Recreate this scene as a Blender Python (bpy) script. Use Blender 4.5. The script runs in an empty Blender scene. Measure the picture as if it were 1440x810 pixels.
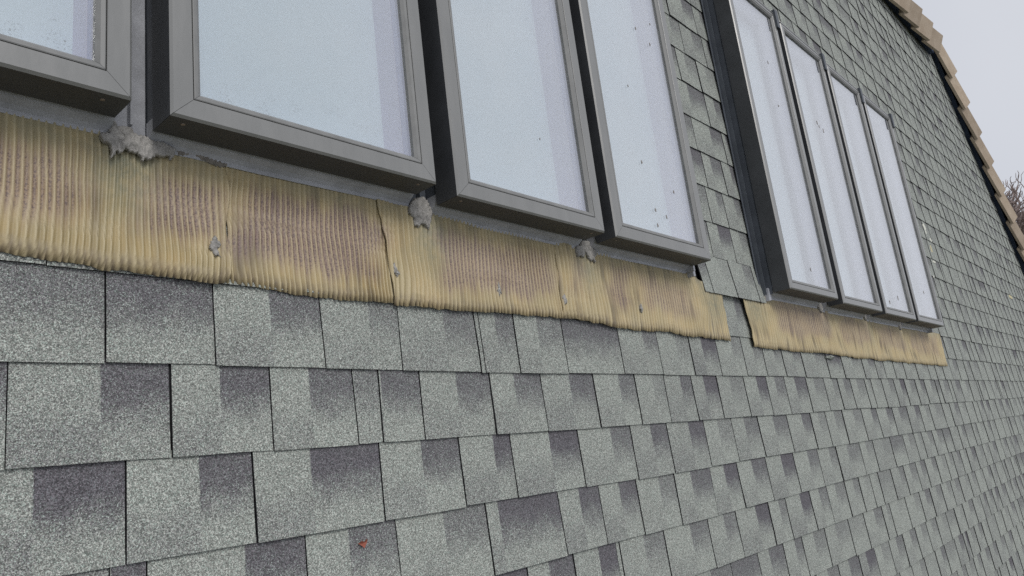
import bpy, bmesh, math, random
import numpy as np
from mathutils import Matrix, Vector, noise

# ------------------------------------------------------------------ frame of reference
# Roof coordinates: u along the eaves, v up the slope, w out of the roof plane (metres).
PITCH = math.radians(60.0)
sp, cp = math.sin(PITCH), math.cos(PITCH)
Z0 = 5.5
ROOF = Matrix(((1, 0, 0, 0), (0, cp, -sp, 0), (0, sp, cp, Z0), (0, 0, 0, 1)))
def W(u, v, w=0.0):
    return ROOF @ Vector((u, v, w))

scene = bpy.context.scene
COL = scene.collection

# ------------------------------------------------------------------ camera
CAM_H = 1.1799
FPX = 1049.88
def cam_axes():
    a, b, c = -0.34901, 0.81888, -0.13847
    Rx = Matrix(((1, 0, 0), (0, math.cos(a), -math.sin(a)), (0, math.sin(a), math.cos(a))))
    Ry = Matrix(((math.cos(b), 0, math.sin(b)), (0, 1, 0), (-math.sin(b), 0, math.cos(b))))
    Rz = Matrix(((math.cos(c), -math.sin(c), 0), (math.sin(c), math.cos(c), 0), (0, 0, 1)))
    return Rz @ Ry @ Rx
CAMR = cam_axes()
cam = bpy.data.cameras.new('camera')
cam.sensor_width = 36.0
cam.lens = 36.0 * FPX / 1440.0
cam.clip_start = 0.02
cam.clip_end = 3000
camo = bpy.data.objects.new('camera', cam)
COL.objects.link(camo)
mc = CAMR.transposed().to_4x4()
mc.translation = Vector((0, 0, CAM_H))
camo.matrix_world = ROOF @ mc
scene.camera = camo
def px(u, v, w):
    q = CAMR @ (Vector((u, v, w)) - Vector((0, 0, CAM_H)))
    if q.z > -0.05:
        return None
    return 720 + FPX * q.x / -q.z, 405 - FPX * q.y / -q.z

# ------------------------------------------------------------------ sky, sun, exposure
SUN_EL, SUN_AZ = math.radians(62), math.radians(208)     # azimuth clockwise from +Y
world = bpy.data.worlds.new('World')
scene.world = world
world.use_nodes = True
nt = world.node_tree
nt.nodes.clear()
out = nt.nodes.new('ShaderNodeOutputWorld')
bg = nt.nodes.new('ShaderNodeBackground')
sky = nt.nodes.new('ShaderNodeTexSky')
sky.sky_type = 'NISHITA'
sky.sun_disc = False
sky.sun_elevation = SUN_EL
sky.sun_rotation = SUN_AZ
sky.dust_density = 4.0
hs = nt.nodes.new('ShaderNodeHueSaturation')
hs.inputs['Saturation'].default_value = 0.18
mixw = nt.nodes.new('ShaderNodeMix')
mixw.data_type = 'RGBA'
mixw.inputs['Factor'].default_value = 0.86                # closed cloud deck over the clear sky
cl = nt.nodes.new('ShaderNodeTexNoise')
cl.inputs['Scale'].default_value = 2.2
cl.inputs['Detail'].default_value = 4
clr = nt.nodes.new('ShaderNodeValToRGB')
clr.color_ramp.elements[0].position = 0.3
clr.color_ramp.elements[0].color = (6.4, 6.7, 7.45, 1)
clr.color_ramp.elements[1].position = 0.75
clr.color_ramp.elements[1].color = (7.15, 7.40, 8.0, 1)
tc = nt.nodes.new('ShaderNodeTexCoord')
nt.links.new(tc.outputs['Generated'], cl.inputs['Vector'])
nt.links.new(cl.outputs['Fac'], clr.inputs['Fac'])
nt.links.new(sky.outputs['Color'], hs.inputs['Color'])
nt.links.new(hs.outputs['Color'], mixw.inputs['A'])
nt.links.new(clr.outputs['Color'], mixw.inputs['B'])
nt.links.new(mixw.outputs['Result'], bg.inputs['Color'])
bg.inputs['Strength'].default_value = 0.10
nt.links.new(bg.outputs['Background'], out.inputs['Surface'])

sun = bpy.data.lights.new('sun', 'SUN')
sun.energy = 1.25
sun.angle = math.radians(24)
sun.color = (1.0, 0.97, 0.92)
suno = bpy.data.objects.new('sun', sun)
COL.objects.link(suno)
sdir = Vector((math.sin(SUN_AZ) * math.cos(SUN_EL), math.cos(SUN_AZ) * math.cos(SUN_EL), math.sin(SUN_EL)))
suno.rotation_euler = (-sdir).to_track_quat('-Z', 'Y').to_euler()
suno.location = (0, -10, 20)

scene.view_settings.view_transform = 'Standard'
scene.view_settings.look = 'None'
scene.view_settings.exposure = 0.0
scene.view_settings.gamma = 1.0
scene.view_settings.use_curve_mapping = False
scene.render.engine = 'CYCLES'
scene.cycles.use_denoising = False
scene.cycles.max_bounces = 8
scene.cycles.caustics_reflective = False
scene.cycles.caustics_refractive = False
scene.cycles.transparent_max_bounces = 16

rng = random.Random(7)
nz = lambda x, y, z=0.0: noise.noise(Vector((x, y, z)))

# ------------------------------------------------------------------ material helpers
class NT:
    def __init__(s, name):
        s.m = bpy.data.materials.new(name)
        s.m.use_nodes = True
        s.t = s.m.node_tree
        s.b = s.t.nodes['Principled BSDF']
        s.o = s.t.nodes['Material Output']
    def n(s, kind, **kw):
        x = s.t.nodes.new(kind)
        for k, v in kw.items():
            setattr(x, k, v)
        return x
    def l(s, a, b):
        s.t.links.new(a, b)
    def val(s, sock, v):
        if hasattr(v, 'is_output') or isinstance(v, bpy.types.NodeSocket):
            s.l(v, sock)
        else:
            sock.default_value = v
    def math(s, op, a, b=0.0, c=0.0, clamp=False):
        x = s.n('ShaderNodeMath', operation=op, use_clamp=clamp)
        for i, v in enumerate((a, b, c)):
            s.val(x.inputs[i], v)
        return x.outputs[0]
    def ramp(s, v, lo, hi, a=0.0, b=1.0, smooth=True):
        x = s.n('ShaderNodeMapRange')
        if smooth:
            x.interpolation_type = 'SMOOTHSTEP'
        s.val(x.inputs[0], v)
        for i, q in enumerate((lo, hi, a, b)):
            s.val(x.inputs[i + 1], q)
        return x.outputs[0]
    def mix(s, f, a, b, blend='MIX'):
        x = s.n('ShaderNodeMix', data_type='RGBA', blend_type=blend)
        s.val(x.inputs['Factor'], f)
        for nm, v in (('A', a), ('B', b)):
            if isinstance(v, tuple):
                v = (*v, 1.0) if len(v) == 3 else v
            s.val(x.inputs[nm], v)
        return x.outputs['Result']
    def pos(s):
        return s.n('ShaderNodeNewGeometry').outputs['Position']
    def noise(s, vec, scale, detail=3.0, rough=0.55, dist=0.0):
        x = s.n('ShaderNodeTexNoise')
        x.inputs['Scale'].default_value = scale
        x.inputs['Detail'].default_value = detail
        x.inputs['Roughness'].default_value = rough
        x.inputs['Distortion'].default_value = dist
        s.l(vec, x.inputs['Vector'])
        return x.outputs['Fac']
    def voro(s, vec, scale):
        x = s.n('ShaderNodeTexVoronoi')
        x.inputs['Scale'].default_value = scale
        s.l(vec, x.inputs['Vector'])
        return x
    def attr(s, name):
        return s.n('ShaderNodeAttribute', attribute_name=name)
    def bump(s, h, strength, dist):
        x = s.n('ShaderNodeBump')
        x.inputs['Strength'].default_value = strength
        x.inputs['Distance'].default_value = dist
        s.l(h, x.inputs['Height'])
        s.l(x.outputs['Normal'], s.b.inputs['Normal'])
        return x
    def base(s, c, rough=0.6, metal=0.0, spec=0.5):
        if isinstance(c, tuple):
            c = (*c, 1.0)
        s.val(s.b.inputs['Base Color'], c)
        s.val(s.b.inputs['Roughness'], rough)
        s.b.inputs['Metallic'].default_value = metal
        s.b.inputs['Specular IOR Level'].default_value = spec

def mat_shingle():
    M = NT('mineral_granule_shingle')
    P = M.pos()
    uv = M.n('ShaderNodeUVMap', uv_map='UVMap').outputs['UV']
    sep = M.n('ShaderNodeSeparateXYZ'); M.l(uv, sep.inputs[0])
    U, V = sep.outputs[0], sep.outputs[1]
    tab = M.attr('tab')
    st = M.n('ShaderNodeSeparateColor'); M.l(tab.outputs['Color'], st.inputs[0])
    tone, split, amt = st.outputs[0], st.outputs[1], st.outputs[2]
    wig = M.noise(P, 90.0, 3.0)
    wob = M.noise(P, 26.0, 3.0)
    Uw = M.math('ADD', U, M.math('MULTIPLY', M.math('SUBTRACT', wig, 0.5), 0.018))
    right = M.ramp(M.math('SUBTRACT', Uw, split), -0.006, 0.006)
    Vw = M.math('ADD', V, M.math('MULTIPLY', M.math('SUBTRACT', wob, 0.5), 0.42))
    top = M.ramp(Vw, 0.16, 0.74)
    low = M.ramp(Vw, 0.62, 0.20)
    dark = M.math('MULTIPLY', M.math('MULTIPLY', right, top), amt)
    dark2 = M.math('MULTIPLY', M.math('MULTIPLY', M.math('SUBTRACT', 1.0, right), low), M.math('MULTIPLY', amt, 0.30))
    dk = M.math('ADD', dark, dark2, clamp=True)
    patch = M.noise(P, 7.0, 4.0, 0.6)
    dk = M.math('ADD', dk, M.math('MULTIPLY', M.math('SUBTRACT', patch, 0.5), 0.36), clamp=True)
    dk = M.math('ADD', dk, M.math('MULTIPLY', tone, 0.5), clamp=True)
    # mineral granules: light, mid and black grains; the dark blend is a mix of dark and light grains
    v1 = M.voro(P, 780.0)
    sc1 = M.n('ShaderNodeSeparateColor'); M.l(v1.outputs['Color'], sc1.inputs[0])
    dith = M.ramp(M.math('SUBTRACT', dk, sc1.outputs[1]), -0.12, 0.12)
    dk = M.math('ADD', M.math('MULTIPLY', dk, 0.45), M.math('MULTIPLY', dith, 0.55))
    body = M.mix(dk, LIGHT, DARK)
    g = M.math('POWER', sc1.outputs[0], 1.5)
    g = M.ramp(g, 0.0, 1.0, 0.47, 1.85, smooth=False)
    nn = M.noise(P, 330.0, 2.0)
    g = M.math('MULTIPLY', g, M.ramp(nn, 0.3, 0.7, 0.72, 1.28, smooth=False))
    col = M.mix(1.0, body, g, 'MULTIPLY')
    tint = M.mix(M.ramp(sc1.outputs[1], 0.72, 0.80, 0.0, 0.55, smooth=False), col, M.mix(1.0, col, (0.86, 1.05, 1.02), 'MULTIPLY'))
    M.base(tint, 0.92, 0.0, 0.25)
    M.bump(M.math('ADD', sc1.outputs[2], M.math('MULTIPLY', nn, 0.6)), 0.55, 0.0011)
    return M.m
LIGHT = (0.332, 0.343, 0.314)
DARK = (0.130, 0.121, 0.133)

def mat_simple(name, c, rough=0.6, metal=0.0, spec=0.5, var=0.15, scale=30.0, bump=0.0, fine=0.0):
    M = NT(name)
    P = M.pos()
    n1 = M.noise(P, scale, 4.0, 0.6)
    f = M.ramp(n1, 0.25, 0.75, 1 - var, 1 + var, smooth=False)
    col = M.mix(1.0, (*c, 1.0), f, 'MULTIPLY')
    if fine:
        n2 = M.noise(P, 420.0, 2.0)
        col = M.mix(1.0, col, M.ramp(n2, 0.3, 0.7, 1 - fine, 1 + fine, smooth=False), 'MULTIPLY')
    M.base(col, M.ramp(n1, 0.3, 0.7, rough - 0.06, rough + 0.08), metal, spec)
    if bump:
        M.bump(n1, bump, 0.004)
    return M.m

def mat_sash():
    M = NT('weathered_grey_aluminium')
    P = M.pos()
    mp = M.n('ShaderNodeMapping'); mp.inputs['Scale'].default_value = (3.2, 0.7, 0.7)
    M.l(P, mp.inputs['Vector'])
    n1 = M.noise(mp.outputs[0], 9.0, 5.0, 0.65)
    n2 = M.noise(P, 160.0, 3.0, 0.6)
    col = M.mix(M.ramp(n1, 0.3, 0.7), (0.196, 0.197, 0.191), (0.222, 0.222, 0.215))
    col = M.mix(M.ramp(n2, 0.62, 0.78, 0.0, 0.18), col, (0.26, 0.25, 0.22))
    M.base(col, M.ramp(n1, 0.3, 0.7, 0.27, 0.34), 0.0, 1.0)
    M.bump(n2, 0.08, 0.001)
    return M.m

def mat_flash():
    M = NT('pleated_tan_flashing')
    P = M.pos()
    a = M.attr('dep')
    s = M.n('ShaderNodeSeparateColor'); M.l(a.outputs['Color'], s.inputs[0])
    dep, crest, green = s.outputs[0], s.outputs[1], s.outputs[2]
    b = M.attr('edge')
    s2 = M.n('ShaderNodeSeparateColor'); M.l(b.outputs['Color'], s2.inputs[0])
    tip = s2.outputs[0]
    n1 = M.noise(P, 14.0, 4.0, 0.6)
    n2 = M.noise(P, 300.0, 3.0, 0.65)
    n3 = M.noise(P, 60.0, 4.0, 0.6)
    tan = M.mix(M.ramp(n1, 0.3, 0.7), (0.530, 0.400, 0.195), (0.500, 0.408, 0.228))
    tan = M.mix(M.math('MULTIPLY', crest, 0.6), tan, (0.57, 0.49, 0.32))  # pleat crests tinted lighter, a painted highlight
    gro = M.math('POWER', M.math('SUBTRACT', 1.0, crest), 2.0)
    tan = M.mix(M.math('MULTIPLY', gro, M.ramp(n1, 0.25, 0.7, 0.22, 0.55)), tan, (0.215, 0.175, 0.085))  # olive groove dirt that also paints in the crease shade
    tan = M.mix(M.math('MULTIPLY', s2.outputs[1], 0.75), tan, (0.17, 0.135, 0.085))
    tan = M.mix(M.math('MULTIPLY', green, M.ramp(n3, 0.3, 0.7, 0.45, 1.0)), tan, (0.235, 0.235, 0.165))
    # granules and rust-brown dirt lodged in the pleats
    trough = M.math('SUBTRACT', 1.0, crest)
    pit = M.ramp(n2, 0.46, 0.60)
    d = M.math('MULTIPLY', dep, M.math('ADD', M.math('MULTIPLY', trough, 0.75), 0.25))
    film = M.mix(M.math('MULTIPLY', d, 0.85), tan, (0.270, 0.185, 0.172))
    grit = M.math('MULTIPLY', M.math('MULTIPLY', M.ramp(d, 0.30, 0.75), pit), 0.70)
    col = M.mix(grit, film, (0.105, 0.072, 0.078))
    tdirt = M.math('MULTIPLY', M.math('MULTIPLY', tip, M.ramp(n3, 0.3, 0.62, 0.35, 1.0)), M.math('ADD', M.math('MULTIPLY', trough, 0.8), 0.1))
    col = M.mix(tdirt, col, (0.13, 0.10, 0.085))
    spk = M.ramp(M.noise(P, 520.0, 2.0), 0.70, 0.78, 0.0, 0.7)
    col = M.mix(spk, col, (0.16, 0.12, 0.10))
    M.base(col, 0.46, 0.0, 0.5)
    M.bump(M.math('ADD', n2, M.math('MULTIPLY', M.math('MULTIPLY', n2, d), 1.5)), 0.25, 0.0012)
    return M.m

def mat_glass():
    M = NT('coated_window_glass')
    t = M.t
    t.nodes.remove(M.b)
    lw = M.n('ShaderNodeLayerWeight'); lw.inputs['Blend'].default_value = 0.5
    refl = M.ramp(M.math('POWER', lw.outputs['Facing'], 1.7), 0.0, 1.0, 0.13, 0.98, smooth=False)
    P = M.pos()
    gl = M.n('ShaderNodeBsdfGlossy'); gl.inputs['Roughness'].default_value = 0.015
    gl.inputs['Color'].default_value = (1.0, 1.0, 1.0, 1)
    tr = M.n('ShaderNodeBsdfTransparent'); tr.inputs['Color'].default_value = (0.975, 0.988, 0.992, 1)
    df = M.n('ShaderNodeBsdfDiffuse'); df.inputs['Color'].default_value = (0.62, 0.62, 0.62, 1)
    mx = M.n('ShaderNodeMixShader'); M.l(refl, mx.inputs[0]); M.l(tr.outputs[0], mx.inputs[1]); M.l(gl.outputs[0], mx.inputs[2])
    dirt = M.noise(P, 6.0, 5.0, 0.7)
    m2 = M.n('ShaderNodeMixShader'); M.l(M.ramp(dirt, 0.35, 0.75, 0.01, 0.05), m2.inputs[0]); M.l(mx.outputs[0], m2.inputs[1]); M.l(df.outputs[0], m2.inputs[2])
    M.l(m2.outputs[0], M.o.inputs['Surface'])
    return M.m

def mat_blind():
    M = NT('pale_blue_blind')
    P = M.pos()
    uv = M.n('ShaderNodeUVMap', uv_map='UVMap').outputs['UV']
    sep = M.n('ShaderNodeSeparateXYZ'); M.l(uv, sep.inputs[0])
    n1 = M.noise(P, 5.0, 3.0)
    col = M.mix(M.ramp(n1, 0.3, 0.7), (0.66, 0.79, 0.85), (0.73, 0.84, 0.885))
    big = M.noise(P, 26.0, 3.0, 0.6)
    fine = M.noise(P, 300.0, 3.0, 0.7)
    near = M.ramp(sep.outputs[1], 0.16, 0.04)
    near = M.math('MULTIPLY', near, M.ramp(sep.outputs[1], 0.0, 0.03))
    m = M.math('MULTIPLY', M.math('MULTIPLY', near, M.ramp(big, 0.48, 0.66)), M.ramp(fine, 0.52, 0.66))
    m = M.math('MULTIPLY', m, M.attr('mould').outputs['Fac'])
    col = M.mix(m, col, (0.10, 0.115, 0.115))
    M.base(col, 0.8, 0.0, 0.2)
    return M.m

def mat_cap():
    M = NT('brown_ridge_tile')
    P = M.pos()
    n1 = M.noise(P, 9.0, 5.0, 0.65)
    n2 = M.noise(P, 120.0, 3.0, 0.6)
    col = M.mix(M.ramp(n1, 0.3, 0.7), (0.385, 0.305, 0.225), (0.48, 0.395, 0.305))
    col = M.mix(M.ramp(n2, 0.35, 0.7, 0.0, 0.4), col, (0.33, 0.27, 0.22))
    oi = M.n('ShaderNodeObjectInfo')
    col = M.mix(1.0, col, M.ramp(oi.outputs['Random'], 0.0, 1.0, 0.84, 1.14, smooth=False), 'MULTIPLY')
    M.base(col, 0.85, 0.0, 0.25)
    M.bump(n2, 0.3, 0.004)
    return M.m

MT = {}
MT['shingle'] = mat_shingle()
MT['asphalt'] = mat_simple('black_asphalt_edge', (0.034, 0.033, 0.036), 0.95, spec=0.1, var=0.4, scale=400)
MT['deck'] = mat_simple('black_roofing_felt', (0.030, 0.030, 0.032), 0.95, spec=0.1)
MT['sash'] = mat_sash()
MT['bead'] = mat_simple('matt_grey_bead', (0.215, 0.216, 0.212), 0.5, spec=0.5, var=0.2, scale=20)
MT['flank_shade'] = mat_simple('shaded_sash_flank', (0.052, 0.055, 0.060), 0.5, spec=0.4, var=0.2, scale=12)  # darker tone for the outer sash flanks, their shade put into the colour
MT['frame'] = mat_simple('dark_grey_frame_cladding', (0.078, 0.088, 0.104), 0.5, spec=0.45, var=0.2, scale=12)
MT['sill'] = mat_simple('blue_grey_sill_metal', (0.37, 0.38, 0.41), 0.42, spec=0.5, var=0.25, scale=16, fine=0.12, bump=0.1)
MT['gasket'] = mat_simple('black_rubber_gasket', (0.018, 0.018, 0.020), 0.7)
MT['flash'] = mat_flash()
MT['glass'] = mat_glass()
MT['blind'] = mat_blind()
MT['reveal'] = mat_simple('lavender_reveal_paint', (0.70, 0.665, 0.80), 0.7, var=0.05)
MT['spacer'] = mat_simple('violet_blue_spacer', (0.42, 0.42, 0.62), 0.5, var=0.05)
MT['cap'] = mat_cap()
MT['seal'] = mat_simple('grey_sealant', (0.30, 0.288, 0.27), 0.55, var=0.4, scale=70, bump=0.6, fine=0.15)
MT['membrane'] = mat_simple('torn_brown_grey_membrane', (0.22, 0.20, 0.175), 0.8, var=0.4, scale=70, bump=0.7)
MT['screw'] = mat_simple('dull_steel_screw', (0.26, 0.22, 0.19), 0.5, metal=0.5, var=0.3, scale=200)
MT['nail'] = mat_simple('galvanised_nail', (0.42, 0.42, 0.40), 0.4, metal=0.6, var=0.2, scale=200)
MT['spot'] = mat_simple('dirt_splat', (0.29, 0.265, 0.25), 0.9, var=0.4, scale=300)
MT['rust'] = mat_simple('rust_mark', (0.28, 0.12, 0.06), 0.9, var=0.4, scale=300)
MT['white'] = mat_simple('white_splash', (0.66, 0.66, 0.58), 0.8, var=0.2, scale=90)
MT['cream'] = mat_simple('cream_splash', (0.55, 0.49, 0.30), 0.8, var=0.2, scale=90)
MT['leaf'] = mat_simple('dry_red_leaf', (0.33, 0.105, 0.07), 0.8, var=0.45, scale=120, bump=0.4)
MT['bark'] = mat_simple('grey_brown_bark', (0.27, 0.215, 0.20), 0.9, var=0.3, scale=20)
MT['wall'] = mat_simple('buff_render', (0.38, 0.34, 0.29), 0.9, var=0.12, scale=6)
MT['void'] = mat_simple('blue_cap_gap_shade', (0.055, 0.072, 0.115), 0.9, spec=0.1)
def mat_ground():
    M = NT('lawn_and_gravel')
    P = M.pos()
    n = M.noise(P, 0.35, 6.0, 0.65)
    f = M.noise(P, 9.0, 4.0, 0.7)
    col = M.mix(M.ramp(n, 0.4, 0.6), (0.070, 0.085, 0.040), (0.17, 0.155, 0.13))
    col = M.mix(M.ramp(f, 0.4, 0.7, 0.0, 0.5), col, (0.045, 0.050, 0.028))
    M.base(col, 0.95, 0.0, 0.2)
    return M.m
MT['ground'] = mat_ground()

# ------------------------------------------------------------------ object helpers
def empty(name, loc=(0, 0, 0), **props):
    o = bpy.data.objects.new(name, None)
    COL.objects.link(o)
    o.matrix_world = ROOF @ Matrix.Translation(Vector(loc))
    for k, v in props.items():
        o[k] = v
    return o

def mk(name, verts, faces, mat, parent=None, loc=(0, 0, 0), smooth=False, roof=True, **props):
    """verts in roof coordinates relative to loc (relative to the parent's origin when parented)"""
    me = bpy.data.meshes.new(name)
    me.from_pydata([tuple(v) for v in verts], [], faces)
    me.update()
    if smooth:
        for p in me.polygons:
            p.use_smooth = True
    me.materials.append(mat)
    o = bpy.data.objects.new(name, me)
    COL.objects.link(o)
    if parent is not None:
        o.parent = parent
        o.matrix_local = Matrix.Translation(Vector(loc))
    elif roof:
        o.matrix_world = ROOF @ Matrix.Translation(Vector(loc))
    else:
        o.location = loc
    for k, v in props.items():
        o[k] = v
    return o

def box_vf(u0, u1, v0, v1, w0, w1):
    vs = [(u0, v0, w0), (u1, v0, w0), (u1, v1, w0), (u0, v1, w0), (u0, v0, w1), (u1, v0, w1), (u1, v1, w1), (u0, v1, w1)]
    fs = [(0, 3, 2, 1), (4, 5, 6, 7), (0, 1, 5, 4), (1, 2, 6, 5), (2, 3, 7, 6), (3, 0, 4, 7)]
    return vs, fs

class MB:
    def __init__(s):
        s.v, s.f = [], []
    def add(s, vf):
        k = len(s.v)
        s.v += list(vf[0])
        s.f += [tuple(i + k for i in f) for f in vf[1]]
        return s
    def box(s, *a):
        return s.add(box_vf(*a))

def prism_vf(poly, w0, w1):
    n = len(poly)
    vs = [(a, b, w0) for a, b in poly] + [(a, b, w1) for a, b in poly]
    fs = [tuple(range(n - 1, -1, -1)), tuple(range(n, 2 * n))]
    fs += [(i, (i + 1) % n, n + (i + 1) % n, n + i) for i in range(n)]
    return vs, fs

# ------------------------------------------------------------------ ground
g = 900.0
mk('ground', [(-g, -g, 0), (g, -g, 0), (g, g, 0), (-g, g, 0)], [(0, 1, 2, 3)], MT['ground'], roof=False, kind='structure')

# ------------------------------------------------------------------ building
E = 0.143                                   # course exposure
V_OFF = 0.21963
vline = lambda k: V_OFF - k * E
RIDGE_V, EAVE_V, LEFT_U = 3.62, -1.62, -3.2
hip_u = lambda v: 8.28 + (RIDGE_V - v) * 0.985      # deck edge along the hip
GL = (-0.175, 2.215)                        # opening of the near row of windows (u range)
GR = (2.800, 5.150)                         # opening of the far row
GV = (0.50, 2.02)                           # v range in which the courses stop at the windows

building = empty('building', (LEFT_U, EAVE_V, 0), label='steep hip roofed building with grey-green shingles and brown ridge caps', category='building')
BO = Vector((LEFT_U, EAVE_V, 0))
def bpart(name, verts, faces, mat, **kw):
    return mk(name, [Vector(v) - BO for v in verts], faces, mat, parent=building, **kw)

def deck(poly):
    bpart('roof_deck', *prism_vf(poly, -0.05, -0.001), MT['deck'])
deck([(LEFT_U, EAVE_V), (hip_u(EAVE_V), EAVE_V), (hip_u(0.60), 0.60), (LEFT_U, 0.60)])
deck([(LEFT_U, 1.99), (hip_u(1.99), 1.99), (hip_u(RIDGE_V), RIDGE_V), (LEFT_U, RIDGE_V)])
deck([(LEFT_U, 0.60), (GL[0] + 0.03, 0.60), (GL[0] + 0.03, 1.99), (LEFT_U, 1.99)])
deck([(GL[1] - 0.03, 0.60), (GR[0] + 0.03, 0.60), (GR[0] + 0.03, 1.99), (GL[1] - 0.03, 1.99)])
deck([(GR[1] - 0.03, 0.60), (hip_u(0.60), 0.60), (hip_u(1.99), 1.99), (GR[1] - 0.03, 1.99)])

# walls, end slope and back slope (world coordinates turned back into roof coordinates)
RI = ROOF.inverted()
A = W(hip_u(RIDGE_V), RIDGE_V, -0.06); B = W(hip_u(EAVE_V), EAVE_V, -0.06)
AL = W(LEFT_U, RIDGE_V, -0.06); BL = W(LEFT_U, EAVE_V, -0.06)
yr = A.y
mir = lambda q: Vector((q.x, 2 * yr - q.y, q.z))
wpart = lambda name, vs, fs, mat: bpart(name, [RI @ Vector(q) for q in vs], fs, mat)
wpart('end_slope', [A, B, mir(B)], [(0, 1, 2)], MT['cap'])
wpart('back_slope', [A, AL, mir(BL), mir(B)], [(0, 3, 2, 1)], MT['deck'])
ins = Vector((0, 0.30, 0))
f0, f1 = BL + ins, B + ins + Vector((-0.3, 0, 0))
b1, b0 = mir(f1), mir(f0)
dn = lambda q: Vector((q.x, q.y, 0.0))
wpart('wall', [f0, f1, b1, b0, dn(f0), dn(f1), dn(b1), dn(b0)], [(0, 4, 5, 1), (1, 5, 6, 2), (2, 6, 7, 3), (3, 7, 4, 0)], MT['wall'])
wpart('gable_wall', [AL, BL, mir(BL)], [(0, 2, 1)], MT['wall'])
wpart('eave_soffit', [BL, B, B + ins, BL + ins], [(0, 1, 2, 3)], MT['wall'])

# ---- shingle courses
ROWS = {
 0: [0.205, 0.41, 0.579, 0.785, 0.973, 1.194, 1.208, 1.328, 1.513, 1.767, 1.971, 2.166, 2.347, 2.541, 2.714, 2.883, 3.075, 3.35, 3.537, 3.813, 4.007, 4.144],
 1: [0.288, 0.506, 0.677, 0.849, 0.911, 1.017, 1.224, 1.404, 1.62, 1.817, 1.975, 2.137, 2.307, 2.507, 2.695, 2.859, 3.071, 3.267, 3.432, 3.596, 3.793, 3.887, 4.052, 4.253, 4.443, 4.648, 4.838, 5.073],
 2: [0.205, 0.441, 0.639, 0.9, 1.109, 1.269, 1.52, 1.756, 1.946, 2.168, 2.357, 2.559, 2.811, 3.042, 3.204, 3.405, 3.655, 3.87, 4.117, 4.365, 4.608, 4.814, 5.1],
 3: [0.215, 0.419, 0.47, 0.731, 0.925, 1.168, 1.41, 1.573, 1.744, 1.944, 2.157, 2.34, 2.558, 2.799, 3.037, 3.24, 3.53, 3.715, 3.972, 4.184],
 4: [1.275, 1.439, 1.613, 1.629, 1.841, 2.09, 2.271, 2.514, 2.656, 2.875, 3.052, 3.255, 3.425, 3.57, 3.684, 3.874, 4.08, 4.291, 4.465],
 5: [2.182, 2.368, 2.568, 2.731, 2.947, 3.202, 3.391, 3.634, 3.742, 3.992, 4.231],
 -2: [2.366, 2.553], -3: [2.449, 2.63], -4: [2.626], -5: [2.513, 2.673], -6: [2.485, 2.732], -7: [2.639], -8: [2.622], -9: [2.537], -10: [2.689]}
KNOWN_SPLIT = {(1, 0.288): (0.54, 0.75), (1, 0.506): (0.47, 0.8), (1, 0.677): (0.45, 0.8), (1, 0.849): (0.02, 0.45), (1, 0.911): (0.03, 0.8),
               (1, 1.017): (0.5, 0.7), (1, 1.224): (0.45, 0.7), (1, 1.404): (0.52, 0.7),
               (2, 0.205): (0.50, 0.95), (2, 0.441): (0.55, 0.9), (2, 0.639): (0.42, 0.95), (2, 0.9): (0.5, 0.85), (2, 1.109): (0.65, 0.9), (2, 1.269): (0.55, 1.0), (2, 1.52): (0.6, 0.7),
               (3, 0.419): (0.02, 0.9), (3, 0.47): (0.58, 0.9), (3, 0.731): (0.45, 0.7), (3, 0.925): (0.5, 0.6), (3, 1.168): (0.15, 0.9), (3, 1.41): (0.5, 0.9),
               (0, 0.205): (0.0, 0.5), (0, 0.41): (0.0, 0.75), (0, 0.579): (0.5, 0.75), (0, 0.785): (0.6, 0.4)}

def sstep_(x, a, b):
    t = min(max((x - a) / (b - a), 0), 1)
    return t * t * (3 - 2 * t)

def rand_width(r):
    x = r.random()
    if x < 0.05:
        return r.uniform(0.05, 0.11)
    return min(max(r.gauss(0.203, 0.030), 0.135), 0.28)

def course_edges(k, u0, u1):
    r = random.Random(1000 + k)
    e = list(ROWS.get(k, []))
    if not e:
        e = [2.5 + r.uniform(0, 0.2)]
    while e[0] > u0:
        e.insert(0, e[0] - rand_width(r))
    while e[-1] < u1:
        e.append(e[-1] + rand_width(r))
    return e

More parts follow.
